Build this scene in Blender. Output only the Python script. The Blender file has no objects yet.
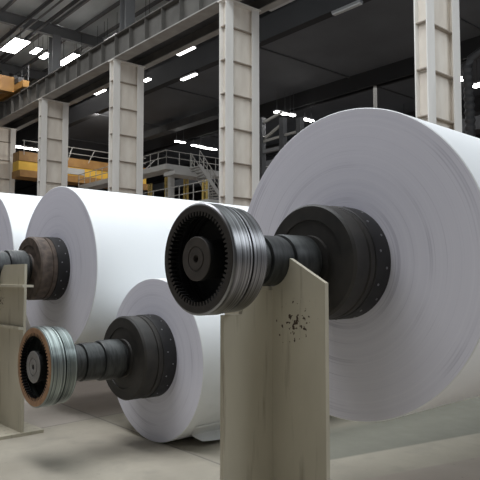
import bpy, bmesh, math, random
from mathutils import Vector, Matrix
random.seed(7)
scn = bpy.context.scene
col = scn.collection
PI = math.pi
CAM_H = 1.6786
PITCH = math.radians(3.61)
FOCAL = 615.5
HEAD = 49.3            # camera heading, degrees from +X
SKEW = math.radians(1.83)   # the reels lie slightly askew to the building

# ------------------------------------------------------------------ helpers
def ray(px, py):
    u = (px-240)/FOCAL; v = (240-py)/FOCAL
    f = math.cos(PITCH)-v*math.sin(PITCH); up = math.sin(PITCH)+v*math.cos(PITCH)
    a = math.radians(HEAD)
    return Vector((f*math.cos(a)+u*math.sin(a), f*math.sin(a)-u*math.cos(a), up))
def at(px, py, X=None, Y=None, Z=None):
    r = ray(px, py)
    s = X/r.x if X is not None else Y/r.y if Y is not None else (Z-CAM_H)/r.z
    return Vector((0, 0, CAM_H))+r*s

class MB:
    def __init__(self): self.bm = bmesh.new()
    def box(self, x0, x1, y0, y1, z0, z1):
        v = [self.bm.verts.new(p) for p in ((x0,y0,z0),(x1,y0,z0),(x1,y1,z0),(x0,y1,z0),(x0,y0,z1),(x1,y0,z1),(x1,y1,z1),(x0,y1,z1))]
        for f in ((3,2,1,0),(4,5,6,7),(0,1,5,4),(1,2,6,5),(2,3,7,6),(3,0,4,7)):
            self.bm.faces.new([v[i] for i in f])
        return self
    def tube(self, pts, r, n=10):
        pts = [Vector(p) for p in pts]
        rings = []
        for i, p in enumerate(pts):
            d = (pts[min(i+1, len(pts)-1)]-pts[max(i-1, 0)]).normalized()
            a = d.cross(Vector((0,0,1)) if abs(d.z) < .9 else Vector((1,0,0))).normalized(); b = d.cross(a)
            rr = r[i] if isinstance(r, (list, tuple)) else r
            rings.append([self.bm.verts.new(p+rr*(math.cos(2*PI*k/n)*a+math.sin(2*PI*k/n)*b)) for k in range(n)])
        for A, B in zip(rings, rings[1:]):
            for k in range(n): self.bm.faces.new((A[k], A[(k+1)%n], B[(k+1)%n], B[k]))
        self.bm.faces.new(rings[0][::-1]); self.bm.faces.new(rings[-1])
        return self
    def bar(self, p, q, w, h):
        # rectangular bar between two points
        p, q = Vector(p), Vector(q); d = (q-p).normalized()
        a = d.cross(Vector((0,0,1)) if abs(d.z) < .95 else Vector((1,0,0))).normalized(); b = d.cross(a)
        c = [[self.bm.verts.new(o+a*sx*w/2+b*sy*h/2) for sx, sy in ((-1,-1),(1,-1),(1,1),(-1,1))] for o in (p, q)]
        for k in range(4): self.bm.faces.new((c[0][k], c[0][(k+1)%4], c[1][(k+1)%4], c[1][k]))
        self.bm.faces.new(c[0][::-1]); self.bm.faces.new(c[1])
        return self
    def lathe(self, prof, seg=96, closed=False):
        # profile of (t, r): t runs along -X, r is the distance from the X axis
        rings = []
        for t, r in prof:
            if r < 1e-5: rings.append([self.bm.verts.new((-t,0,0))])
            else: rings.append([self.bm.verts.new((-t, r*math.cos(2*PI*k/seg), r*math.sin(2*PI*k/seg))) for k in range(seg)])
        pairs = list(zip(rings, rings[1:]))
        if closed: pairs.append((rings[-1], rings[0]))
        for A, B in pairs:
            for k in range(seg):
                l = (k+1) % seg
                if len(A) == 1 and len(B) == 1: continue
                if len(A) == 1: self.bm.faces.new((A[0], B[l], B[k]))
                elif len(B) == 1: self.bm.faces.new((A[k], A[l], B[0]))
                else: self.bm.faces.new((A[k], A[l], B[l], B[k]))
        return self
    def prism(self, poly, axis, a, b):
        # polygon in the plane across `axis`, extruded from a to b
        def P(u, v, w):
            return {'x': (w,u,v), 'y': (u,w,v), 'z': (u,v,w)}[axis]
        A = [self.bm.verts.new(P(u,v,a)) for u, v in poly]; B = [self.bm.verts.new(P(u,v,b)) for u, v in poly]
        n = len(poly)
        for k in range(n): self.bm.faces.new((A[k], A[(k+1)%n], B[(k+1)%n], B[k]))
        self.bm.faces.new(A[::-1]); self.bm.faces.new(B)
        return self
    def build(self, name, m, parent=None, smooth=0, loc=None, bevel=0):
        bmesh.ops.recalc_face_normals(self.bm, faces=self.bm.faces)
        me = bpy.data.meshes.new(name); self.bm.to_mesh(me); self.bm.free()
        o = bpy.data.objects.new(name, me); col.objects.link(o)
        me.materials.append(m)
        if parent: o.parent = parent
        if loc: o.location = loc
        if smooth:
            for p in me.polygons: p.use_smooth = True
            me.set_sharp_from_angle(angle=math.radians(smooth))
        if bevel:
            md = o.modifiers.new('bevel', 'BEVEL'); md.width = bevel; md.segments = 2; md.limit_method = 'ANGLE'
        return o

def tag(o, label=None, cat=None, group=None, kind=None):
    for k, v in (('label', label), ('category', cat), ('group', group), ('kind', kind)):
        if v: o[k] = v
    return o
def empty(name, loc, label, cat, group=None, rz=0, kind=None):
    o = bpy.data.objects.new(name, None); col.objects.link(o)
    o.location = loc; o.rotation_euler.z = rz; o.empty_display_size = .2
    return tag(o, label, cat, group, kind)
def copy_tree(o, parent=None):
    c = o.copy(); col.objects.link(c)
    if parent: c.parent = parent
    for ch in list(o.children): copy_tree(ch, c)
    return c

def reel_frame(x, y):
    return (x*math.cos(SKEW)-y*math.sin(SKEW), x*math.sin(SKEW)+y*math.cos(SKEW), 0)

# ------------------------------------------------------------------ materials
def mat(name, c1, c2=None, scale=4, rough=.6, metal=0, bump=0, detail=4, stretch=(1,1,1), lo=.35, hi=.65, rough2=None):
    m = bpy.data.materials.new(name); m.use_nodes = True
    nt = m.node_tree; N = nt.nodes; L = nt.links; b = N['Principled BSDF']
    b.inputs['Roughness'].default_value = rough; b.inputs['Metallic'].default_value = metal
    b.inputs['Base Color'].default_value = (*c1, 1)
    if c2 or bump:
        tc = N.new('ShaderNodeTexCoord'); mp = N.new('ShaderNodeMapping'); mp.inputs['Scale'].default_value = stretch
        L.new(tc.outputs['Object'], mp.inputs[0])
        nz = N.new('ShaderNodeTexNoise'); nz.inputs['Scale'].default_value = scale; nz.inputs['Detail'].default_value = detail
        L.new(mp.outputs[0], nz.inputs['Vector'])
        r = N.new('ShaderNodeMapRange'); r.inputs['From Min'].default_value = lo; r.inputs['From Max'].default_value = hi
        L.new(nz.outputs[0], r.inputs[0])
        if c2:
            mx = N.new('ShaderNodeMix'); mx.data_type = 'RGBA'
            mx.inputs['A'].default_value = (*c1, 1); mx.inputs['B'].default_value = (*c2, 1)
            L.new(r.outputs[0], mx.inputs['Factor']); L.new(mx.outputs['Result'], b.inputs['Base Color'])
        if rough2 is not None:
            rr = N.new('ShaderNodeMapRange'); rr.inputs['To Min'].default_value = rough; rr.inputs['To Max'].default_value = rough2
            L.new(r.outputs[0], rr.inputs[0]); L.new(rr.outputs[0], b.inputs['Roughness'])
        if bump:
            bp = N.new('ShaderNodeBump'); bp.inputs['Strength'].default_value = bump; bp.inputs['Distance'].default_value = .01
            L.new(nz.outputs[0], bp.inputs['Height']); L.new(bp.outputs[0], b.inputs['Normal'])
    return m
def glow(name, c, s):
    m = bpy.data.materials.new(name); m.use_nodes = True
    b = m.node_tree.nodes['Principled BSDF']
    b.inputs['Base Color'].default_value = (.8,.8,.8,1)
    b.inputs['Emission Color'].default_value = (*c, 1); b.inputs['Emission Strength'].default_value = s
    return m

def paper_end_mat(name):
    # cut end of a wound reel: fine rings about the reel's axis
    m = bpy.data.materials.new(name); m.use_nodes = True
    nt = m.node_tree; N = nt.nodes; L = nt.links; b = N['Principled BSDF']
    tc = N.new('ShaderNodeTexCoord'); sp = N.new('ShaderNodeSeparateXYZ'); L.new(tc.outputs['Object'], sp.inputs[0])
    cb = N.new('ShaderNodeCombineXYZ'); L.new(sp.outputs['Y'], cb.inputs['X']); L.new(sp.outputs['Z'], cb.inputs['Y'])
    ln = N.new('ShaderNodeVectorMath'); ln.operation = 'LENGTH'; L.new(cb.outputs[0], ln.inputs[0])
    # slight wander so the rings break into arcs
    n0 = N.new('ShaderNodeTexNoise'); n0.inputs['Scale'].default_value = 1.6; L.new(tc.outputs['Object'], n0.inputs['Vector'])
    w = N.new('ShaderNodeMath'); w.operation = 'MULTIPLY_ADD'; w.inputs[1].default_value = .012
    L.new(n0.outputs[0], w.inputs[0]); L.new(ln.outputs['Value'], w.inputs[2])
    n1 = N.new('ShaderNodeTexNoise'); n1.noise_dimensions = '1D'; n1.inputs['Scale'].default_value = 26; n1.inputs['Detail'].default_value = 5; n1.inputs['Roughness'].default_value = .75
    L.new(w.outputs[0], n1.inputs['W'])
    n2 = N.new('ShaderNodeTexNoise'); n2.inputs['Scale'].default_value = 1.3; n2.inputs['Detail'].default_value = 3; L.new(tc.outputs['Object'], n2.inputs['Vector'])
    mr = N.new('ShaderNodeMapRange'); mr.inputs['From Min'].default_value = .3; mr.inputs['From Max'].default_value = .7; L.new(n1.outputs[0], mr.inputs[0])
    mx = N.new('ShaderNodeMix'); mx.data_type = 'RGBA'
    mx.inputs['A'].default_value = (.75,.745,.84,1); mx.inputs['B'].default_value = (.80,.795,.885,1); L.new(mr.outputs[0], mx.inputs['Factor'])
    # a few thin darker rings where the web was spliced
    n3 = N.new('ShaderNodeTexNoise'); n3.noise_dimensions = '1D'; n3.inputs['Scale'].default_value = 9; n3.inputs['Detail'].default_value = 1; L.new(w.outputs[0], n3.inputs['W'])
    ab = N.new('ShaderNodeMath'); ab.operation = 'SUBTRACT'; ab.inputs[1].default_value = .5; L.new(n3.outputs[0], ab.inputs[0])
    ab2 = N.new('ShaderNodeMath'); ab2.operation = 'ABSOLUTE'; L.new(ab.outputs[0], ab2.inputs[0])
    m3 = N.new('ShaderNodeMapRange'); m3.inputs['From Min'].default_value = 0; m3.inputs['From Max'].default_value = .012; m3.inputs['To Min'].default_value = 1; m3.inputs['To Max'].default_value = 0
    L.new(ab2.outputs[0], m3.inputs[0])
    m4 = N.new('ShaderNodeMath'); m4.operation = 'MULTIPLY'; L.new(m3.outputs[0], m4.inputs[0])
    m5 = N.new('ShaderNodeMapRange'); m5.inputs['From Min'].default_value = .42; m5.inputs['From Max'].default_value = .6; m5.inputs['To Max'].default_value = .45; L.new(n2.outputs[0], m5.inputs[0]); L.new(m5.outputs[0], m4.inputs[1])
    mx2 = N.new('ShaderNodeMix'); mx2.data_type = 'RGBA'; mx2.inputs['B'].default_value = (.36,.35,.44,1)
    L.new(mx.outputs['Result'], mx2.inputs['A']); L.new(m4.outputs[0], mx2.inputs['Factor'])
    L.new(mx2.outputs['Result'], b.inputs['Base Color'])
    b.inputs['Roughness'].default_value = .5
    # cut edges scatter along the rings: radial anisotropy about the X axis
    tg = N.new('ShaderNodeTangent'); tg.direction_type = 'RADIAL'; tg.axis = 'X'
    L.new(tg.outputs[0], b.inputs['Tangent']); b.inputs['Anisotropic'].default_value = .7
    bp = N.new('ShaderNodeBump'); bp.inputs['Strength'].default_value = .15; bp.inputs['Distance'].default_value = .004
    L.new(n1.outputs[0], bp.inputs['Height']); L.new(bp.outputs[0], b.inputs['Normal'])
    return m

def chipped_paint(name, c1, c2, spot, radius):
    # worn beige paint with rusty chips gathered near one place of the plate
    m = mat(name, c1, c2, scale=2.2, rough=.45, bump=.12, stretch=(1,1,.45), lo=.3, hi=.75)
    nt = m.node_tree; N = nt.nodes; L = nt.links; b = N['Principled BSDF']
    base = b.inputs['Base Color'].links[0].from_socket
    tc = N.new('ShaderNodeTexCoord')
    d = N.new('ShaderNodeVectorMath'); d.operation = 'DISTANCE'; L.new(tc.outputs['Object'], d.inputs[0]); d.inputs[1].default_value = spot
    fall = N.new('ShaderNodeMapRange'); fall.inputs['From Min'].default_value = 0; fall.inputs['From Max'].default_value = radius
    fall.inputs['To Min'].default_value = .16; fall.inputs['To Max'].default_value = -.25; L.new(d.outputs['Value'], fall.inputs[0])
    nz = N.new('ShaderNodeTexNoise'); nz.inputs['Scale'].default_value = 34; nz.inputs['Detail'].default_value = 2; L.new(tc.outputs['Object'], nz.inputs['Vector'])
    ad = N.new('ShaderNodeMath'); L.new(nz.outputs[0], ad.inputs[0]); L.new(fall.outputs[0], ad.inputs[1])
    th = N.new('ShaderNodeMapRange'); th.inputs['From Min'].default_value = .655; th.inputs['From Max'].default_value = .675; L.new(ad.outputs[0], th.inputs[0])
    mx = N.new('ShaderNodeMix'); mx.data_type = 'RGBA'; L.new(base, mx.inputs['A']); mx.inputs['B'].default_value = (.055,.032,.02,1); L.new(th.outputs[0], mx.inputs['Factor'])
    # long brown dribbles
    mp = N.new('ShaderNodeMapping'); mp.inputs['Scale'].default_value = (9,9,.9); L.new(tc.outputs['Object'], mp.inputs[0])
    n2 = N.new('ShaderNodeTexNoise'); n2.inputs['Scale'].default_value = 1.5; n2.inputs['Detail'].default_value = 6; L.new(mp.outputs[0], n2.inputs['Vector'])
    t2 = N.new('ShaderNodeMapRange'); t2.inputs['From Min'].default_value = .585; t2.inputs['From Max'].default_value = .72; t2.inputs['To Max'].default_value = .6; L.new(n2.outputs[0], t2.inputs[0])
    mx2 = N.new('ShaderNodeMix'); mx2.data_type = 'RGBA'; L.new(mx.outputs['Result'], mx2.inputs['A']); mx2.inputs['B'].default_value = (.17,.13,.085,1); L.new(t2.outputs[0], mx2.inputs['Factor'])
    L.new(mx2.outputs['Result'], b.inputs['Base Color'])
    return m

def floor_mat():
    m = bpy.data.materials.new('worn_concrete'); m.use_nodes = True
    nt = m.node_tree; N = nt.nodes; L = nt.links; b = N['Principled BSDF']
    tc = N.new('ShaderNodeTexCoord'); sp = N.new('ShaderNodeSeparateXYZ'); L.new(tc.outputs['Object'], sp.inputs[0])
    def noise(s, d=5, rough=.55):
        n = N.new('ShaderNodeTexNoise'); n.inputs['Scale'].default_value = s; n.inputs['Detail'].default_value = d; n.inputs['Roughness'].default_value = rough
        L.new(tc.outputs['Object'], n.inputs['Vector']); return n.outputs[0]
    def rng(s, a, bb, c=0, d=1):
        r = N.new('ShaderNodeMapRange'); r.inputs['From Min'].default_value = a; r.inputs['From Max'].default_value = bb; r.inputs['To Min'].default_value = c; r.inputs['To Max'].default_value = d
        L.new(s, r.inputs[0]); return r.outputs[0]
    def mul(a, c):
        q = N.new('ShaderNodeMath'); q.operation = 'MULTIPLY'; L.new(a, q.inputs[0])
        if isinstance(c, float): q.inputs[1].default_value = c
        else: L.new(c, q.inputs[1])
        return q.outputs[0]
    def lin(kx, ky, k0):
        q = N.new('ShaderNodeMath'); q.operation = 'MULTIPLY_ADD'; L.new(sp.outputs['X'], q.inputs[0]); q.inputs[1].default_value = kx
        q2 = N.new('ShaderNodeMath'); q2.operation = 'MULTIPLY_ADD'; L.new(sp.outputs['Y'], q2.inputs[0]); q2.inputs[1].default_value = ky; q2.inputs[2].default_value = k0
        L.new(q2.outputs[0], q.inputs[2]); return q.outputs[0]
    def mix(A, Bc, f):
        x = N.new('ShaderNodeMix'); x.data_type = 'RGBA'; L.new(f, x.inputs['Factor'])
        if isinstance(A, tuple): x.inputs['A'].default_value = (*A, 1)
        else: L.new(A, x.inputs['A'])
        x.inputs['B'].default_value = (*Bc, 1); return x.outputs['Result']
    c = mix((.47,.43,.35), (.375,.342,.28), rng(noise(1.1), .35, .68))
    c = mix(c, (.30,.275,.23), mul(rng(noise(3.3, 6), .52, .72), .5))
    # bay between the reel stands: smoother pinkish coat beyond the joint line
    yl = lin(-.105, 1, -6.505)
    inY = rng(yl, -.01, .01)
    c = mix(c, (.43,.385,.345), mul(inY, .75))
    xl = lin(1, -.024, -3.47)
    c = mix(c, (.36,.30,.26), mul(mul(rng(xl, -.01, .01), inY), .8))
    # pale strip towards the right; greenish strip darkened to paint the largest reel's shade
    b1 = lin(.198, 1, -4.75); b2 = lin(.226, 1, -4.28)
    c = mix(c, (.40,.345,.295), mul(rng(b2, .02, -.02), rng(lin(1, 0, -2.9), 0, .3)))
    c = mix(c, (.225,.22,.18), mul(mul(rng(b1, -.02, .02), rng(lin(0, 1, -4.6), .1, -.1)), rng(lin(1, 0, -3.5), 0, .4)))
    # saw-cut joints
    for e in (yl, xl):
        a = N.new('ShaderNodeMath'); a.operation = 'ABSOLUTE'; L.new(e, a.inputs[0])
        c = mix(c, (.2,.18,.16), mul(mul(rng(a.outputs[0], .018, .008), .8), rng(lin(1, 0, -4.4), .2, -.2)))
    c = mix(c, (.2,.18,.16), mul(rng(noise(14, 3), .68, .74), .5))
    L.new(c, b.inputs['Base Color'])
    L.new(rng(noise(2.4), .3, .7, .42, .62), b.inputs['Roughness'])
    bp = N.new('ShaderNodeBump'); bp.inputs['Strength'].default_value = .08; bp.inputs['Distance'].default_value = .01
    L.new(noise(20, 4), bp.inputs['Height']); L.new(bp.outputs[0], b.inputs['Normal'])
    return m

M = {}
M['paper'] = mat('white_paper', (.86,.875,.88), (.83,.85,.86), scale=.9, rough=.55)
M['end'] = paper_end_mat('cut_paper_edge')
M['black_steel'] = mat('oily_black_steel', (.010,.010,.011), (.018,.017,.017), scale=9, rough=.6, bump=.1)
M['dark_flange'] = mat('greasy_dark_flange', (.018,.017,.015), (.034,.030,.026), scale=7, rough=.6, bump=.1)
M['rusty_flange'] = mat('rust_brown_flange', (.055,.040,.032), (.135,.10,.078), scale=11, rough=.65, bump=.2)
M['shaft'] = mat('dark_turned_shaft', (.018,.019,.019), (.05,.053,.052), scale=8, rough=.42, metal=.3, stretch=(6,1,1))
M['steel'] = mat('brushed_steel', (.10,.10,.10), (.36,.36,.37), scale=2.2, rough=.30, metal=1, stretch=(34,.5,.5), rough2=.40)
M['steel_green'] = mat('oiled_steel', (.10,.115,.11), (.36,.40,.385), scale=2.2, rough=.28, metal=1, stretch=(30,.5,.5), rough2=.40)
M['gear_face'] = mat('greasy_brown_face', (.020,.016,.0135), (.032,.026,.022), scale=8, rough=.65)
M['bronze_face'] = mat('rusty_bronze_face', (.36,.20,.095), (.24,.13,.065), scale=16, rough=.5, metal=.35, bump=.1)
M['bore'] = mat('black_grease', (.003,.003,.003), rough=.75)
M['plate'] = mat('brown_centre_plate', (.035,.029,.025), (.055,.046,.04), scale=10, rough=.7)
M['plate_grey'] = mat('grey_centre_plate', (.16,.155,.15), (.22,.21,.2), scale=10, rough=.6, metal=.2)
M['bolt'] = mat('bright_bolt', (.35,.35,.36), rough=.35, metal=.8)
M['stand'] = chipped_paint('chipped_beige_paint', (.53,.49,.39), (.41,.375,.29), (0,-.20,1.43), .31)
M['column'] = mat('column_paint', (.82,.79,.75), (.72,.69,.65), scale=1.4, rough=.6, stretch=(1,1,.25))
M['web'] = mat('column_web_paint', (.80,.74,.66), (.70,.63,.55), scale=2.5, rough=.65, stretch=(1,1,.4))
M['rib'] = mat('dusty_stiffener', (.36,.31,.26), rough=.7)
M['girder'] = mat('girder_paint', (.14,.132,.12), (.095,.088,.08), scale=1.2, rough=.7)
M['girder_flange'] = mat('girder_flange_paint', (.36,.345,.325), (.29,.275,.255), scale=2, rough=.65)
M['dark_steel'] = mat('dark_grey_steel', (.085,.087,.09), (.06,.062,.065), scale=2, rough=.6)
M['mid_steel'] = mat('grey_roof_steel', (.20,.20,.205), rough=.6)
M['post'] = mat('grey_post', (.26,.26,.265), rough=.6)
M['roof'] = mat('pale_roof_sheet', (.80,.84,.85), (.70,.74,.75), scale=1.2, rough=.5, stretch=(1,.3,1))
M['soffit'] = mat('dark_soffit_sheet', (.125,.132,.145), (.10,.105,.115), scale=.4, rough=.7)  # dark base colour stands in for the shade of the far hall
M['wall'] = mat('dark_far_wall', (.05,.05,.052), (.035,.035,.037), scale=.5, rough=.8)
M['yellow'] = mat('crane_yellow', (.78,.47,.05), (.68,.40,.04), scale=1.5, rough=.5)
M['orange'] = mat('crane_orange', (.36,.19,.05), (.27,.13,.03), scale=2, rough=.5)
M['rail'] = mat('galvanised_rail', (.42,.41,.38), rough=.5, metal=.2)
M['deck'] = mat('grey_deck_plate', (.46,.45,.43), rough=.6)
M['post_yellow'] = mat('post_yellow', (.50,.36,.10), rough=.6)
M['white'] = mat('white_enamel', (.42,.42,.41), rough=.5)
M['edge'] = mat('black_edge_beam', (.022,.022,.024), rough=.8)
M['lamp'] = glow('lit_tube', (1,.99,.95), 9)
M['lamp_far'] = glow('bright_tube', (1,.98,.95), 22)
M['lamp_off'] = mat('unlit_tube', (.5,.5,.5), rough=.4)
M['hose'] = mat('black_rubber', (.05,.05,.052), rough=.5)
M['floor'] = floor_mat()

# ------------------------------------------------------------------ setting
def struct(o): return tag(o, kind='structure')
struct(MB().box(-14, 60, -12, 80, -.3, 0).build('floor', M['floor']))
roof = struct(MB().box(-14, 20, -12, 80, 15.85, 16.05).build('ceiling', M['roof']))
for yc in (.6, 8.45, 16.3, 24.15, 32.0, 39.85, 47.7, 55.55):
    MB().box(-14, 20, yc-.13, yc+.13, 15.1, 15.14).box(-14, 20, yc-.02, yc+.02, 15.14, 15.7).box(-14, 20, yc-.13, yc+.13, 15.66, 15.7).build('rafter', M['mid_steel'], roof)
for k in range(14):
    x = 1.3+1.4*k
    MB().box(x-.06, x+.06, -12, 80, 15.68, 15.86).build('purlin', M['mid_steel'], roof)
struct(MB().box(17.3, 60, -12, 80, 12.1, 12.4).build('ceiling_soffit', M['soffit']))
soff = bpy.data.objects['ceiling_soffit']
MB().box(17.1, 17.5, -12, 80, 11.6, 12.6).build('edge_beam', M['edge'], soff)
for x in (25, 33, 42): MB().box(x-.2, x+.2, -12, 80, 11.3, 12.1).build('cross_beam', M['wall'], soff)
for y in (5, 12.5, 20, 27.5, 35, 42.5): MB().box(17.5, 60, y-.04, y+.04, 12.04, 12.1).build('sheet_joint', M['dark_steel'], soff)
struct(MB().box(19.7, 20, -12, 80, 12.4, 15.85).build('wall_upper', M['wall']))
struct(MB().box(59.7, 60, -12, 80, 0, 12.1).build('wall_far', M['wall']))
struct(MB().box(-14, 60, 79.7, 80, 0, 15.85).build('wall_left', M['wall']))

# ------------------------------------------------------------------ paper reels
def spool(root, R, z, rh, rg, s, L, kind, lift=0):
    loc = (0, 0, z)
    end = M['end']
    body = MB().lathe([(0, rh*.8), (0, R-.006), (-.006, R), (-L+.006, R), (-L, R-.006), (-L, rh*.8)], 160).build('paper_body', M['paper'], root, smooth=35, loc=loc)
    body.data.materials.append(end)
    for p in body.data.polygons:
        if abs(p.normal.x) > .9: p.material_index = 1
    # black clamping ring against the paper
    t1, t2 = .155*s, .365*s
    ring = MB().lathe([(-.02, rh*.7), (-.02, rh*.985), (.004, rh), (t1-.006, rh), (t1, rh-.006), (t1, rh*.7)], 96).build('clamping_ring', M['black_steel'], root, smooth=35, loc=(0, 0, z+lift))
    bm0 = None
    for k in range(22):
        a = 2*PI*(k+.37)/22
        tt = t1*(.30 if k % 2 else .68)
        if bm0 is None:
            b = bm0 = MB().tube([(0,0,-.012), (0,0,.004)], .0085 if kind != 'small' else .0075, 8).build('bolt', M['bolt'], ring)
        else:
            b = bm0.copy(); col.objects.link(b); b.parent = ring
        b.location = (-tt, rh*math.cos(a), rh*math.sin(a)); b.rotation_euler = (a-PI/2, 0, 0)
    fl = M['rusty_flange'] if kind == 'rusty' else M['dark_flange']
    MB().lathe([(t1, rh*.6), (t1, rh*.975), (t1+.012, rh*.985), (t1+.05, rh*.985), (t1+.056, rh*.955), (t1+.066, rh*.955), (t1+.072, rh*.985), (t2-.018, rh*.985), (t2, rh*.95),
                (t2, rh*.72), (t2-.008, rh*.71), (t2-.008, rh*.45), (t2+.012, rh*.44), (t2+.012, .1)], 96).build('flange', fl, root, smooth=35, loc=(0, 0, z+lift))
    # stepped journal
    q = rg/.36*(1.2 if kind == 'rusty' else 1)
    P = [(t2-.02, .02), (t2-.02, .15*q), (.405, .15*q), (.41, .175*q), (.43, .193*q), (.63, .193*q), (.645, .186*q), (.65, .168*q), (.668, .168*q), (.672, .178*q), (.835, .178*q),
         (.84, .158*q), (.855, .158*q), (.86, .168*q), (.97, .168*q), (.98, .15*q), (1.05, .15*q), (1.05, .02)]
    MB().lathe(P, 72).build('journal', M['shaft'], root, smooth=35, loc=(0, 0, z+lift))
    # gear coupling
    a, b_ = 1.03*s, 1.288*s
    w = b_-a
    st = M['steel_green'] if kind == 'small' else M['steel']
    g = MB().lathe([(a+w*.35, .12*q), (a, .13*q), (a, rg*.93), (a+.012, rg*.965), (a+w*.44, rg*.985), (a+w*.45, rg*.955), (a+w*.49, rg*.955), (a+w*.50, rg*.99), (a+w*.54, rg*.99), (a+w*.545, rg*.975),
                    (a+w*.57, rg*.975), (a+w*.575, rg), (b_-.008, rg), (b_, rg-.008), (b_, rg*.86), (b_-w*.75, rg*.86), (b_-w*.75, .0)], 128).build('gear_coupling', st, root, smooth=35, loc=(0, 0, z+lift))
    g.data.materials.append(M['bore'])
    for p in g.data.polygons:
        c = p.center
        if -c.x > a+w*.2 and math.hypot(c.y, c.z) < rg*.859: p.material_index = 1
    face = M['bronze_face'] if kind == 'small' else M['gear_face']
    # front face ring
    MB().lathe([(b_-.006, rg*.845), (b_+.004, rg*.845), (b_+.004, rg-.016), (b_-.002, rg-.010)], 128).build('face_ring', face, g, smooth=35)
    # internal teeth
    bm = MB(); n = 60
    prof = []
    for k in range(n):
        for f_, r_ in ((.0, .84), (.30, .84), (.5, .765), (.80, .765)):
            prof.append((2*PI*(k+f_)/n, r_*rg))
    A, B, C = [], [], []
    for th, r_ in prof:
        for lst, tt, rr in ((A, b_+.002, r_), (B, b_-.05, r_), (C, b_+.002, rg*.87)):
            lst.append(bm.bm.verts.new((-tt, rr*math.cos(th), rr*math.sin(th))))
    m_ = len(prof)
    for k in range(m_):
        l = (k+1) % m_
        bm.bm.faces.new((A[k], A[l], B[l], B[k])); bm.bm.faces.new((C[k], C[l], A[l], A[k]))
    tr = bm.build('tooth_ring', face, g)
    tr.data.materials.append(M['bore'])
    for p in tr.data.polygons:
        if abs(p.normal.x) < .5: p.material_index = 1
    MB().lathe([(b_-w*.75, rg*.36), (b_-.03, rg*.36), (b_-.03, rg*.395), (b_+.004, rg*.395), (b_+.008, rg*.38), (b_+.008, rg*.23), (b_+.002, rg*.225), (b_+.002, rg*.20), (b_+.008, rg*.195), (b_+.008, rg*.07), (b_-.03, rg*.06), (b_-.03, 0)], 64).build(
        'centre_plate', M['plate_grey'] if kind == 'small' else M['plate'], g, smooth=35)
    cp = bpy.data.objects[[o.name for o in g.children if o.name.startswith('centre_plate')][0]]
    cp.data.materials.append(M['bore'])
    for p in cp.data.polygons:
        if abs(p.normal.x) < .3 and math.hypot(p.center.y, p.center.z) > rg*.35: p.material_index = 1
    return body

LEN = 5.4
ra = empty('paper_roll', reel_frame(3.3915, 2.6424), 'largest white paper reel at the right, its dark toothed coupling held over a beige stand', 'paper roll', rz=SKEW)
spool(ra, 1.064, 1.788, .382, .310, 1.0, LEN, 'large')
rb = empty('paper_roll', reel_frame(3.7157, 5.4023), 'small white paper reel lying on the floor with a rusty-faced gear coupling', 'paper roll', rz=SKEW)
body_b = spool(rb, .842, .842, .424, .3626, 1.0, LEN, 'small', .042)
rc = empty('paper_roll', reel_frame(3.5708, 7.367), 'white paper reel with a rust-brown end flange, behind the small reel on the floor', 'paper roll', rz=SKEW)
spool(rc, 1.049, 1.8086, .398, .34, 1.0, LEN, 'rusty')
rd = empty('paper_roll', reel_frame(3.6, 9.90), 'white paper reel cut off by the picture edge, beyond the reel with the brown flange', 'paper roll', rz=SKEW)
spool(rd, 1.15, 1.91, .388, .34, 1.0, LEN, 'large')

# loose outer wrap hanging off the small reel
bm = MB(); R = .842
sec = []
a0 = math.radians(60)
for k in range(15):
    f = k/14
    if f < .35:
        a = a0+math.radians(14)*(f/.35-1); sec.append((-math.cos(a)*(R+.004), -math.sin(a)*(R+.004)))
    else:
        g = (f-.35)/.65
        y0, z0 = -math.cos(a0)*(R+.004), -math.sin(a0)*(R+.004)
        sec.append((y0-.02*g-.07*g**2, z0+(-R+.02-z0)*g))
rows = []
for i in range(25):
    f = i/24
    x = .10+f*4.8
    wob = .012*math.sin(f*19)+.01*math.sin(f*43)
    rise = .03*math.exp(-(f*14)**2)
    cut = .16*math.exp(-f*16)
    rows.append([bm.bm.verts.new((x+cut*(j/14)**.7, y-wob*(j/14)**2, z+rise*(j/14)**2)) for j, (y, z) in enumerate(sec)])
for A, B in zip(rows, rows[1:]):
    for j in range(14): bm.bm.faces.new((A[j], A[j+1], B[j+1], B[j]))
fl = bm.build('loose_wrap', M['paper'], body_b, smooth=60)
sd = fl.modifiers.new('thickness', 'SOLIDIFY'); sd.thickness = .004

# ------------------------------------------------------------------ stands
def stand(loc, z_ax, label, rj, yi, yo, zt, zs, lips=False):
    root = empty('roll_stand', loc, label, 'roll stand', rz=SKEW)
    x0, x1 = 0.0, .03
    rr = rj+.003; am = math.asin(min(.98, yi/rr)) if yi < rr else math.radians(75)
    arc = [(math.sin(a)*rr, z_ax-math.cos(a)*rr) for a in [-am+2*am*k/18 for k in range(19)]]
    poly = [(-yo, 0), (-yo, zs), (-yi-.003, zt)] + arc + [(yi+.003, zt), (yo, zs), (yo, 0)]
    MB().prism(poly, 'x', x0, x1).build('saddle_plate', M['stand'], root)
    zb = z_ax-rr-.01
    MB().prism([(x0, 0), (x0, zb-.01), (-.22, zb-.01), (-.25, 1.474), (-.39, 1.474), (-.39, 0)], 'y', -.015, .015).build('gusset_plate', M['stand'], root)
    MB().box(-.55, .25, -yo-(.02 if lips else .1), yo+.1, 0.0, .035).build('base_plate', M['stand'], root)
    if lips:
        MB().box(-.12, .0, -yo-.24, yo, zt-.25, zt-.225).build('ledge_plate', M['stand'], root)
        MB().box(-.05, .0, -yo, yo, 1.13, 1.16).build('ledge_plate', M['stand'], root)
    return root
stand(reel_frame(2.677, 2.6424), 1.79, 'chipped beige steel stand with a slanted shoulder under the big dark coupling', .155, .156, .425, 1.80, 1.655)
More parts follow.
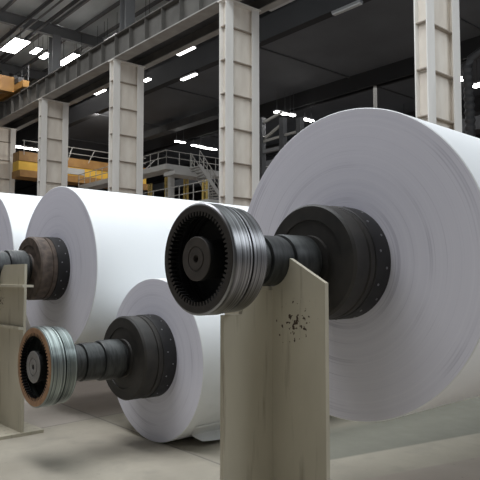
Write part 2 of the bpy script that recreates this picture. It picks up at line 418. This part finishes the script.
stand(reel_frame(2.80, 7.367), 1.8086, 'beige steel stand with a ledge plate under the journal of the brown-flanged reel', .203, .28, .85, 1.84, 1.84, True)
stand(reel_frame(2.85, 9.90), 1.91, 'beige steel stand under the farthest reel, mostly beyond the left picture edge', .17, .2, .6, 1.91, 1.75)

# ------------------------------------------------------------------ columns and girders
CX = 14.0
def column(y, label):
    r = empty('steel_column', (CX, y, 0), label, 'column', 'columns under the crane girder', kind='thing')
    # two welded H legs joined by a stiffened web plate
    H = 11.4; a, d, w, t = .61, .34, .34, .03
    for sx in (-1, 1):
        c = sx*a
        for sy in (-1, 1):
            MB().box(c-w/2, c+w/2, sy*d/2-t/2, sy*d/2+t/2, 0, H).build('flange', M['column'], r)
        MB().box(c-.012, c+.012, -d/2+t/2, d/2-t/2, 0, H).build('leg_web', M['web'], r)
    MB().box(-a+.012, a-.012, -.012, .012, 0, H).build('web', M['web'], r)
    for k in range(9):
        z = .9+1.2*k
        st = MB()
        st.box(-a+.03, a-.03, -d/2+.03, -.012, z, z+.025)
        st.bm.verts.ensure_lookup_table()
        st.build('stiffener_plate', M['rib'], r)
        MB().box(-a-w/2+.03, -a-.012, -d/2+t/2, d/2-t/2, z, z+.025).build('leg_stiffener', M['rib'], r)
    MB().box(-a-w/2-.05, a+w/2+.05, -d/2-.07, d/2+.07, H, H+.04).build('cap_plate', M['column'], r)
    return r
for y, lab in ((8.45, 'pale steel column rising behind the largest reel, the rightmost column'),
               (16.3, 'pale steel column directly above the big dark coupling, left of the largest reel'),
               (24.15, 'pale steel column between the yellow crane and the platform stairs'),
               (32.0, 'pale steel column above the rim of the reel with the brown flange'),
               (39.8, 'pale steel column at the left picture edge, farthest in the row')):
    column(y, lab)

def girder():
    r = empty('crane_girder', (13.5, 0, 11.45), 'long grey ribbed steel girder resting on top of the row of columns', 'girder', kind='thing')
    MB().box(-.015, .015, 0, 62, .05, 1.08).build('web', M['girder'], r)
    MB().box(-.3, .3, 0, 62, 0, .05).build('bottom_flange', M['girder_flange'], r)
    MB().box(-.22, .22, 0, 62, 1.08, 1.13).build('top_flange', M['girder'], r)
    p = None
    for k in range(48):
        y = .3+1.25*k
        if p is None: p = o = MB().box(-.2, -.015, -.012, .012, .05, 1.08).build('stiffener_plate', M['girder'], r)
        else: o = p.copy(); col.objects.link(o)
        o.location.y = y
    MB().box(-.05, .05, 0, 62, 1.13, 1.22).build('crane_rail', M['dark_steel'], r)
    r2 = empty('walkway_beam', (14.9, 0, 11.45), 'slim pale steel beam running parallel behind the ribbed girder', 'beam', kind='thing')
    MB().box(-.16, .16, 0, 62, 0, .04).build('bottom_flange', M['girder_flange'], r2)
    MB().box(.0, .03, 0, 62, .04, .5).build('web', M['girder'], r2)
    MB().box(-1.09, .16, 0, 62, .5, .54).build('deck_plate', M['dark_steel'], r2)
girder()
def upper(y, label):
    r = empty('roof_post', (13.98, y, 12.58), label, 'post', 'posts from the girder up to the roof', kind='thing')
    MB().box(-.24, .24, -.27, -.24, 0, 2.52).build('flange', M['post'], r)
    MB().box(-.24, .24, .24, .27, 0, 2.52).build('flange', M['post'], r)
    MB().box(-.015, .015, -.24, .24, 0, 2.52).build('web', M['post'], r)
for y, lab in ((16.3, 'dark roof post on the girder over the column above the big dark coupling'),
               (24.15, 'dark roof post on the girder near the top, over the column beside the stairs'),
               (32.0, 'dark roof post crossing the bright roof lights over the ribbed girder'),
               (39.8, 'dark roof post at the left picture edge beside the orange crane carriage')):
    upper(y, lab)
# pipes under the roof beside the girder
for k, (x, z, rr) in enumerate(((11.9, 15.03, .07), (12.3, 15.05, .05), (12.8, 15.01, .09))):
    o = MB().tube([(x, 4, z), (x, 60, z)], rr, 10).build('service_pipe', M['dark_steel'] if k != 1 else M['mid_steel'])
    tag(o, ('dark service pipe running under the roof, farthest out from the girder', 'thin grey pipe under the roof, in the middle of the run over the girder', 'thick dark pipe under the roof, nearest to the roof posts')[k], 'pipe', 'pipes under the roof')

# ------------------------------------------------------------------ cranes
r = empty('overhead_crane', (13.5, 37.0, 12.67), 'orange crane carriage with dark hoist gear on top of the girder at the left edge', 'crane')
MB().box(-.2, .2, -2.2, 2.6, .14, .55).build('end_carriage', M['orange'], r, bevel=.03)
MB().box(-14, -.2, -.9, -.3, .1, 1.0).build('bridge_beam', M['orange'], r)
MB().box(-14, -.2, 1.5, 2.1, .1, 1.0).build('bridge_beam', M['orange'], r)
MB().box(-.15, .2, -1.4, .9, .62, .95).box(-.1, .15, -.5, .5, .95, 1.3).build('drive_gear', M['dark_steel'], r, bevel=.03)
m = MB()
for y in (-2.1, -1.1, 0, 1.2, 2.4): m.tube([(.17, y, .6), (.17, y, 1.5)], .03, 6)
m.tube([(.17, -2.1, 1.5), (.17, 2.4, 1.5)], .03, 6).tube([(.17, -2.1, 1.05), (.17, 2.4, 1.05)], .025, 6).build('guard_rail', M['dark_steel'], r)
for y in (-1.7, 1.9):
    MB().tube([(-.06, y, .17), (.06, y, .17)], .17, 16).build('wheel', M['dark_steel'], r)

r = empty('overhead_crane', (14.2, 38.0, 7.98), 'yellow overhead crane bridge seen low between the columns at the left', 'crane')
MB().box(0, 9.2, -.5, .5, .42, 1.02).build('bridge_beam', M['yellow'], r)
MB().box(0, 9.2, -.75, .6, 0, .42).build('lower_beam', M['orange'], r)
MB().box(0, 9.2, -.56, .5, 1.02, 1.6).build('upper_beam', M['orange'], r)
m = MB()
for k in range(7): m.tube([(.3+1.45*k, -.55, 1.4), (.3+1.6*k, -.55, 2.3)], .03, 6)
m.tube([(0.2, -.55, 2.3), (9.1, -.55, 2.3)], .03, 6).tube([(0.2, -.55, 1.9), (9.1, -.55, 1.9)], .025, 6).build('guard_rail', M['rail'], r)
p = at(74, 171, Y=37.45)-Vector((14.2, 38.0, 7.98))
MB().box(p.x-.75, p.x+.75, -.56, -.505, p.z-.22, p.z+.18).build('name_plate', M['white'], r)

# ------------------------------------------------------------------ lamps
def lamp(pos, label, L=1.2, w=.16, rz=0, lit='lamp', ztop=15.85, name='linear_lamp', group='hanging linear lamps'):
    r = empty(name, pos, label, 'lamp', group, rz)
    MB().box(-w/2-.02, w/2+.02, -L/2, L/2, .02, .1).build('housing', M['mid_steel'], r)
    MB().box(-w/2, w/2, -L/2+.02, L/2-.02, -.03, .02).build('tube', M[lit], r)
    for y in (-L*.35, L*.35): MB().tube([(0, y, .1), (0, y, ztop-pos[2])], .012, 6).build('hanger', M['dark_steel'], r)
    return r
for px, py, z, L, w, lit, zt, lab in (
        (186, 51, 11.5, 1.2, .16, 'lamp', 15.6, 'lit linear lamp nearest the column above the dark coupling, upper of two'),
        (189, 77, 11.4, 1.2, .16, 'lamp', 15.6, 'lit linear lamp lower of the two beside the column above the dark coupling'),
        (100, 92, 11.8, 1.1, .16, 'lamp', 15.6, 'small lit linear lamp just left of the column beside the stairs'),
        (78, 101, 11.8, .9, .14, 'lamp_off', 15.6, 'dim linear lamp just right of the column over the brown-flanged reel'),
        (147, 80, 11.2, .5, .2, 'lamp', 15.6, 'small lit lamp just right of the column beside the stairs'),
        (347, 9, 11.4, 1.3, .16, 'lamp_off', 15.6, 'unlit grey linear lamp high between the two nearest columns'),
        (284, 3, 11.7, 1.6, .2, 'lamp_off', 15.6, 'unlit grey linear lamp at the top edge right of the column head')):
    p = at(px, py, Z=z)
    lamp(tuple(p), lab, L, w, 0, lit, ztop=11.6 if p.x > 17.0 else zt)
for (px, py, L, w, lab) in ((15, 46, 2.2, .8, 'broad bright roof light near the left edge over the orange carriage'),
                          (36, 51, 1.0, .3, 'bright roof light between the left edge and the first dark post'),
                          (45, 56, 1.0, .3, 'bright roof light just left of the dark post over the girder'),
                          (69, 60, 2.2, .5, 'broad bright roof light just right of the dark post over the girder'),
                          (112, 38, 1.5, .2, 'slim lit lamp tucked under the roof above the girder')):
    lamp(tuple(at(px, py, Z=14.6)), lab, L, w, 0, 'lamp_far', name='roof_light', group='bright lights under the roof')
for (px, py, L, w, lab) in ((281, 113, .9, .25, 'bright far lamp leftmost of the three beside the largest reel'),
                          (292, 115, .4, .22, 'small bright far lamp in the middle of three beside the largest reel'),
                          (308, 120, .8, .25, 'bright far lamp touching the rim of the largest reel'),
                          (180, 142, .8, .18, 'bright lamp above the platform railing, left of the stairs'),
                          (197, 146, .9, .22, 'bright lamp above the stairs, start of the row'),
                          (209, 148.5, 1.3, .22, 'bright lamp above the stairs, nearest the column'),
                          (461.5, 79, .5, .6, 'bright round lamp just right of the rightmost column'),
                          (479, 85, .5, .6, 'bright round lamp at the right picture edge')):
    lamp(tuple(at(px, py, Z=10.8)), lab, L, w, PI/2, 'lamp_far', ztop=12.1, name='far_lamp', group='far lamps in the next hall')
p0, p1 = at(5, 144, Y=42), at(41, 151, Y=42)
lamp(((p0.x+p1.x)/2, 42, (p0.z+p1.z)/2), 'long white strip light above the yellow crane bridge', p1.x-p0.x, .4, PI/2, 'lamp_far', ztop=15.6 if p1.x < 17 else 12.1, name='strip_light', group=None)

# ------------------------------------------------------------------ platform with stairs
WX, WZ = 18.0, 7.75
r = empty('steel_platform', (WX, 26.9, 0), 'grey elevated walkway with tube railings behind the columns', 'platform')
MB().box(0, .9, 0, 10.2, WZ-.28, WZ).box(.9, 7.5, 0, .9, WZ-.28, WZ).build('deck', M['deck'], r)
def railing(pts, h, n):
    m = MB()
    for p, q in zip(pts, pts[1:]):
        p, q = Vector(p), Vector(q)
        for k in range(n+1):
            a = p.lerp(q, k/n); m.tube([a, a+Vector((0,0,h))], .022, 6)
        for f in (.5, 1): m.tube([p+Vector((0,0,h*f)), q+Vector((0,0,h*f))], .022, 6)
    return m
railing([(.03, 10.2, WZ), (.03, .03, WZ)], .72, 13).build('guard_rail', M['rail'], r)
railing([(.03, .03, WZ), (7.5, .03, WZ)], .72, 9).build('guard_rail', M['rail'], r)
for (x, y) in ((.6, .4), (.6, 5), (.6, 9.8), (4.2, .5), (7.2, .5)):
    MB().box(x-.13, x+.13, y-.13, y+.13, 0, WZ-.28).build('support_post', M['deck'], r)
MB().box(-.2, 2.3, -1.1, -.1, WZ-.72, WZ-.52).build('lower_deck', M['deck'], r)

T0 = at(195, 166, Y=25.6); T1 = at(217, 199, Y=25.6)
r = empty('steel_staircase', (T0.x, 25.6, 0), 'grey steel stairs descending from the platform towards the column', 'stairs')
top = Vector((0, 0, T0.z)); bot = Vector((T1.x-T0.x, 0, T1.z))
for y in (-.4, .4):
    MB().bar(top+Vector((0,y,0)), bot+Vector((0,y,0)), .06, .2).build('stringer', M['deck'], r)
    m = MB()
    for k in range(7):
        a = top.lerp(bot, k/6)+Vector((0,y,0)); m.tube([a, a+Vector((0,0,.75))], .022, 6)
    m.tube([top+Vector((0,y,.75)), bot+Vector((0,y,.75))], .025, 6).tube([top+Vector((0,y,.4)), bot+Vector((0,y,.4))], .02, 6).build('handrail', M['rail'], r)
for k in range(13):
    a = top.lerp(bot, (k+.5)/13)
    MB().box(a.x-.12, a.x+.12, -.38, .38, a.z-.02, a.z+.02).build('tread', M['deck'], r)
MB().box(bot.x-.1, bot.x+1, -.5, .5, bot.z-.25, bot.z-.08).box(bot.x+.4, bot.x+.6, -.1, .1, 0, bot.z-.25).build('landing', M['deck'], r)

r = empty('low_walkway', (17.0, 25.2, 0), 'lower walkway with a thin railing seen just over the reel tops', 'walkway')
MB().box(0, .8, -3.2, 6, 5.1, 5.3).build('deck', M['deck'], r)
railing([(.03, 6, 5.3), (.03, -3.2, 5.3)], .85, 8).build('guard_rail', M['rail'], r)
for y in (-2.8, 1.5, 5.7): MB().box(.3, .5, y-.1, y+.1, 0, 5.1).build('support_post', M['deck'], r)

for px, tp, lx, lab in ((150, 184, 19.6, 'leftmost yellow ladder frame below the platform'), (167, 177, 19.6, 'yellow ladder frame just left of the platform support post'),
                    (186, 178, 19.6, 'yellow ladder frame just right of the platform support post'), (205, 180, 18.1, 'yellow ladder frame beneath the stairs')):
    t_ = at(px, tp, X=lx)
    r = empty('ladder_frame', (t_.x, t_.y, 0), lab, 'ladder', 'yellow ladder frames under the platform')
    MB().bar((0, -.22, 0), (0, -.14, t_.z), .09, .09).build('rail', M['post_yellow'], r)
    MB().bar((0, .22, 0), (0, .14, t_.z), .09, .09).build('rail', M['post_yellow'], r)
    m = MB()
    for k in range(int(t_.z/.35)): m.tube([(0, -.2, .3+.35*k), (0, .2, .3+.35*k)], .02, 6)
    m.build('rungs', M['post_yellow'], r)

# dark machinery block behind the ladders
r = empty('paper_machine', (27, 30, 0), 'dark machine housing in the shade behind the yellow ladder frames', 'machine')
MB().box(0, 10, -8, 16, 0, 7.4).build('housing', M['dark_steel'], r, bevel=.1)
for k in range(5): MB().box(-.05, .02, -5+4*k, -2.4+4*k, 2, 6.6).build('door_panel', M['mid_steel'], r)

# braced frame between the column and the largest reel
r = empty('braced_frame', (23.0, 21.5, 0), 'dark lattice frame with pale diagonal braces left of the largest reel', 'frame')
def rel(px, py): return at(px, py, X=23.0)-Vector((23.0, 21.5, 0))
for a, b in (((258, 126), (282, 112)), ((262, 142), (296, 132)), ((263, 140), (282, 124)), ((258, 131), (266, 140))):
    MB().bar(rel(*a), rel(*b), .12, .12).build('brace', M['rail'], r)
for px in (262, 283, 300):
    p = rel(px, 118); MB().box(-.15, .15, p.y-.15, p.y+.15, 0, p.z).build('post', M['dark_steel'], r)
for z in (5.6, 7.2, 8.6): MB().box(-.1, .1, rel(305, 120).y, rel(256, 120).y, z, z+.2).build('cross_member', M['mid_steel'], r)

# ducts under the soffit of the next hall
for (x, y0, y1, z, h, lab) in ((22.5, 27, 36, 11.3, .45, 'dark grey square duct under the soffit, nearest to the columns'),
                               (25.5, 38, 60, 11.3, .4, 'slim dark duct under the soffit, beyond the nearest square duct'),
                               (31.0, 10, 60, 9.6, .7, 'large dark duct far back under the soffit over the machine')):
    r = empty('air_duct', (x, y0, z), lab, 'duct', 'ducts under the soffit')
    MB().box(-h*.7, h*.7, 0, y1-y0, 0, h).build('duct_body', M['dark_steel'], r)
    for k in range(int((y1-y0)/5)+1):
        MB().box(-h*.75, h*.75, 1+5*k, 1.08+5*k, -.04, h+.02).build('joint_flange', M['dark_steel'], r)
        MB().tube([(0, 1.04+5*k, h), (0, 1.04+5*k, 12.1-z)], .02, 6).build('hanger', M['dark_steel'], r)

# thin pale pipe hanging from the soffit, just above the largest reel
p = at(375, 86, Z=11.3)
MB().box(p.x-.2, p.x+.2, -12, 80, 11.3, 12.1).build('cross_beam', M['edge'], soff)
o = MB().tube([(p.x, p.y, 0), (p.x, p.y, 11.29)], .09, 10).build('drop_pipe', M['rail'])
tag(o, 'thin pale upright pipe in the shade just over the top of the largest reel', 'pipe')
# ribbed hose at the right edge
a, b = at(468, 66, X=21.0), at(469, 128, X=21.0)
r = empty('flexible_duct', (a.x, a.y, 0), 'dark ribbed flexible duct by the right picture edge beside the bright lamps', 'duct')
pts, rad = [], []
n = 70
for k in range(n+1):
    pts.append((0, .03*math.sin(k*.2), a.z*k/n)); rad.append(.2 if k % 2 else .15)
MB().tube(pts, rad, 12).build('hose', M['hose'], r, smooth=30)
m = MB().tube([(0, 0, a.z-.05), (.02, -.1, a.z+.25), (.1, -.5, a.z+.45), (.2, -1.6, a.z+.5)], .16, 10).build('elbow', M['hose'], r, smooth=50)
MB().box(-.25, .25, -.25, .25, 0, .12).build('base', M['dark_steel'], r)

# ------------------------------------------------------------------ light
def area(name, loc, sx, sy, power, c=(1,1,1), rot=(0,0,0)):
    l = bpy.data.lights.new(name, 'AREA'); l.shape = 'RECTANGLE'; l.size = sx; l.size_y = sy; l.energy = power; l.color = c
    o = bpy.data.objects.new(name, l); col.objects.link(o); o.location = loc; o.rotation_euler = rot
    return o
def aim(o, t): o.rotation_euler = (Vector(t)-o.location).to_track_quat('-Z', 'Y').to_euler()
area('overhead_fill', (9, 6, 15.0), 6, 20, 1170, (.88,.96,1))  # unseen area light added overhead to brighten the reel tops
area('overhead_fill_rear', (7, 24, 15.0), 6, 14, 900, (.94,.98,1))  # second unseen overhead light, added for the far reels and columns
aim(area('side_fill', (13, -7, 10.5), 12, 6, 950, (.87,.935,1)), (5.5, 6, 1.8))  # unseen light added from the right to brighten the reel flanks
area('bay_lamp', (1.3, 3.0, 13.5), 2.2, 4.5, 370, (.94,.96,1))
area('bay_lamp_rear', (1.0, 8.0, 13.5), 4.0, 7.0, 1000, (.94,.96,1))
aim(area('crane_fill', (17.8, 33.2, 11.5), 1.2, .3, 150, (1,.97,.92)), (18, 38, 8.6))  # light added without a fixture, to brighten the yellow crane bridge
area('far_hall_light', (32, 30, 11.2), 22, 30, 1500, (.97,.98,1))
w = bpy.data.worlds.new('hall_air'); scn.world = w; w.use_nodes = True
w.node_tree.nodes['Background'].inputs[0].default_value = (.93,.95,1,1); w.node_tree.nodes['Background'].inputs[1].default_value = .15

cam = bpy.data.cameras.new('camera'); co = bpy.data.objects.new('camera', cam); col.objects.link(co)
cam.sensor_width = 36; cam.lens = FOCAL/480*36; cam.clip_end = 300
co.location = (0, 0, CAM_H); co.rotation_euler = (PI/2+PITCH, 0, math.radians(HEAD-90))
scn.camera = co
scn.view_settings.view_transform = 'Standard'; scn.view_settings.look = 'None'
scn.view_settings.gamma = 1; scn.view_settings.exposure = 0
scn.view_settings.use_curve_mapping = False
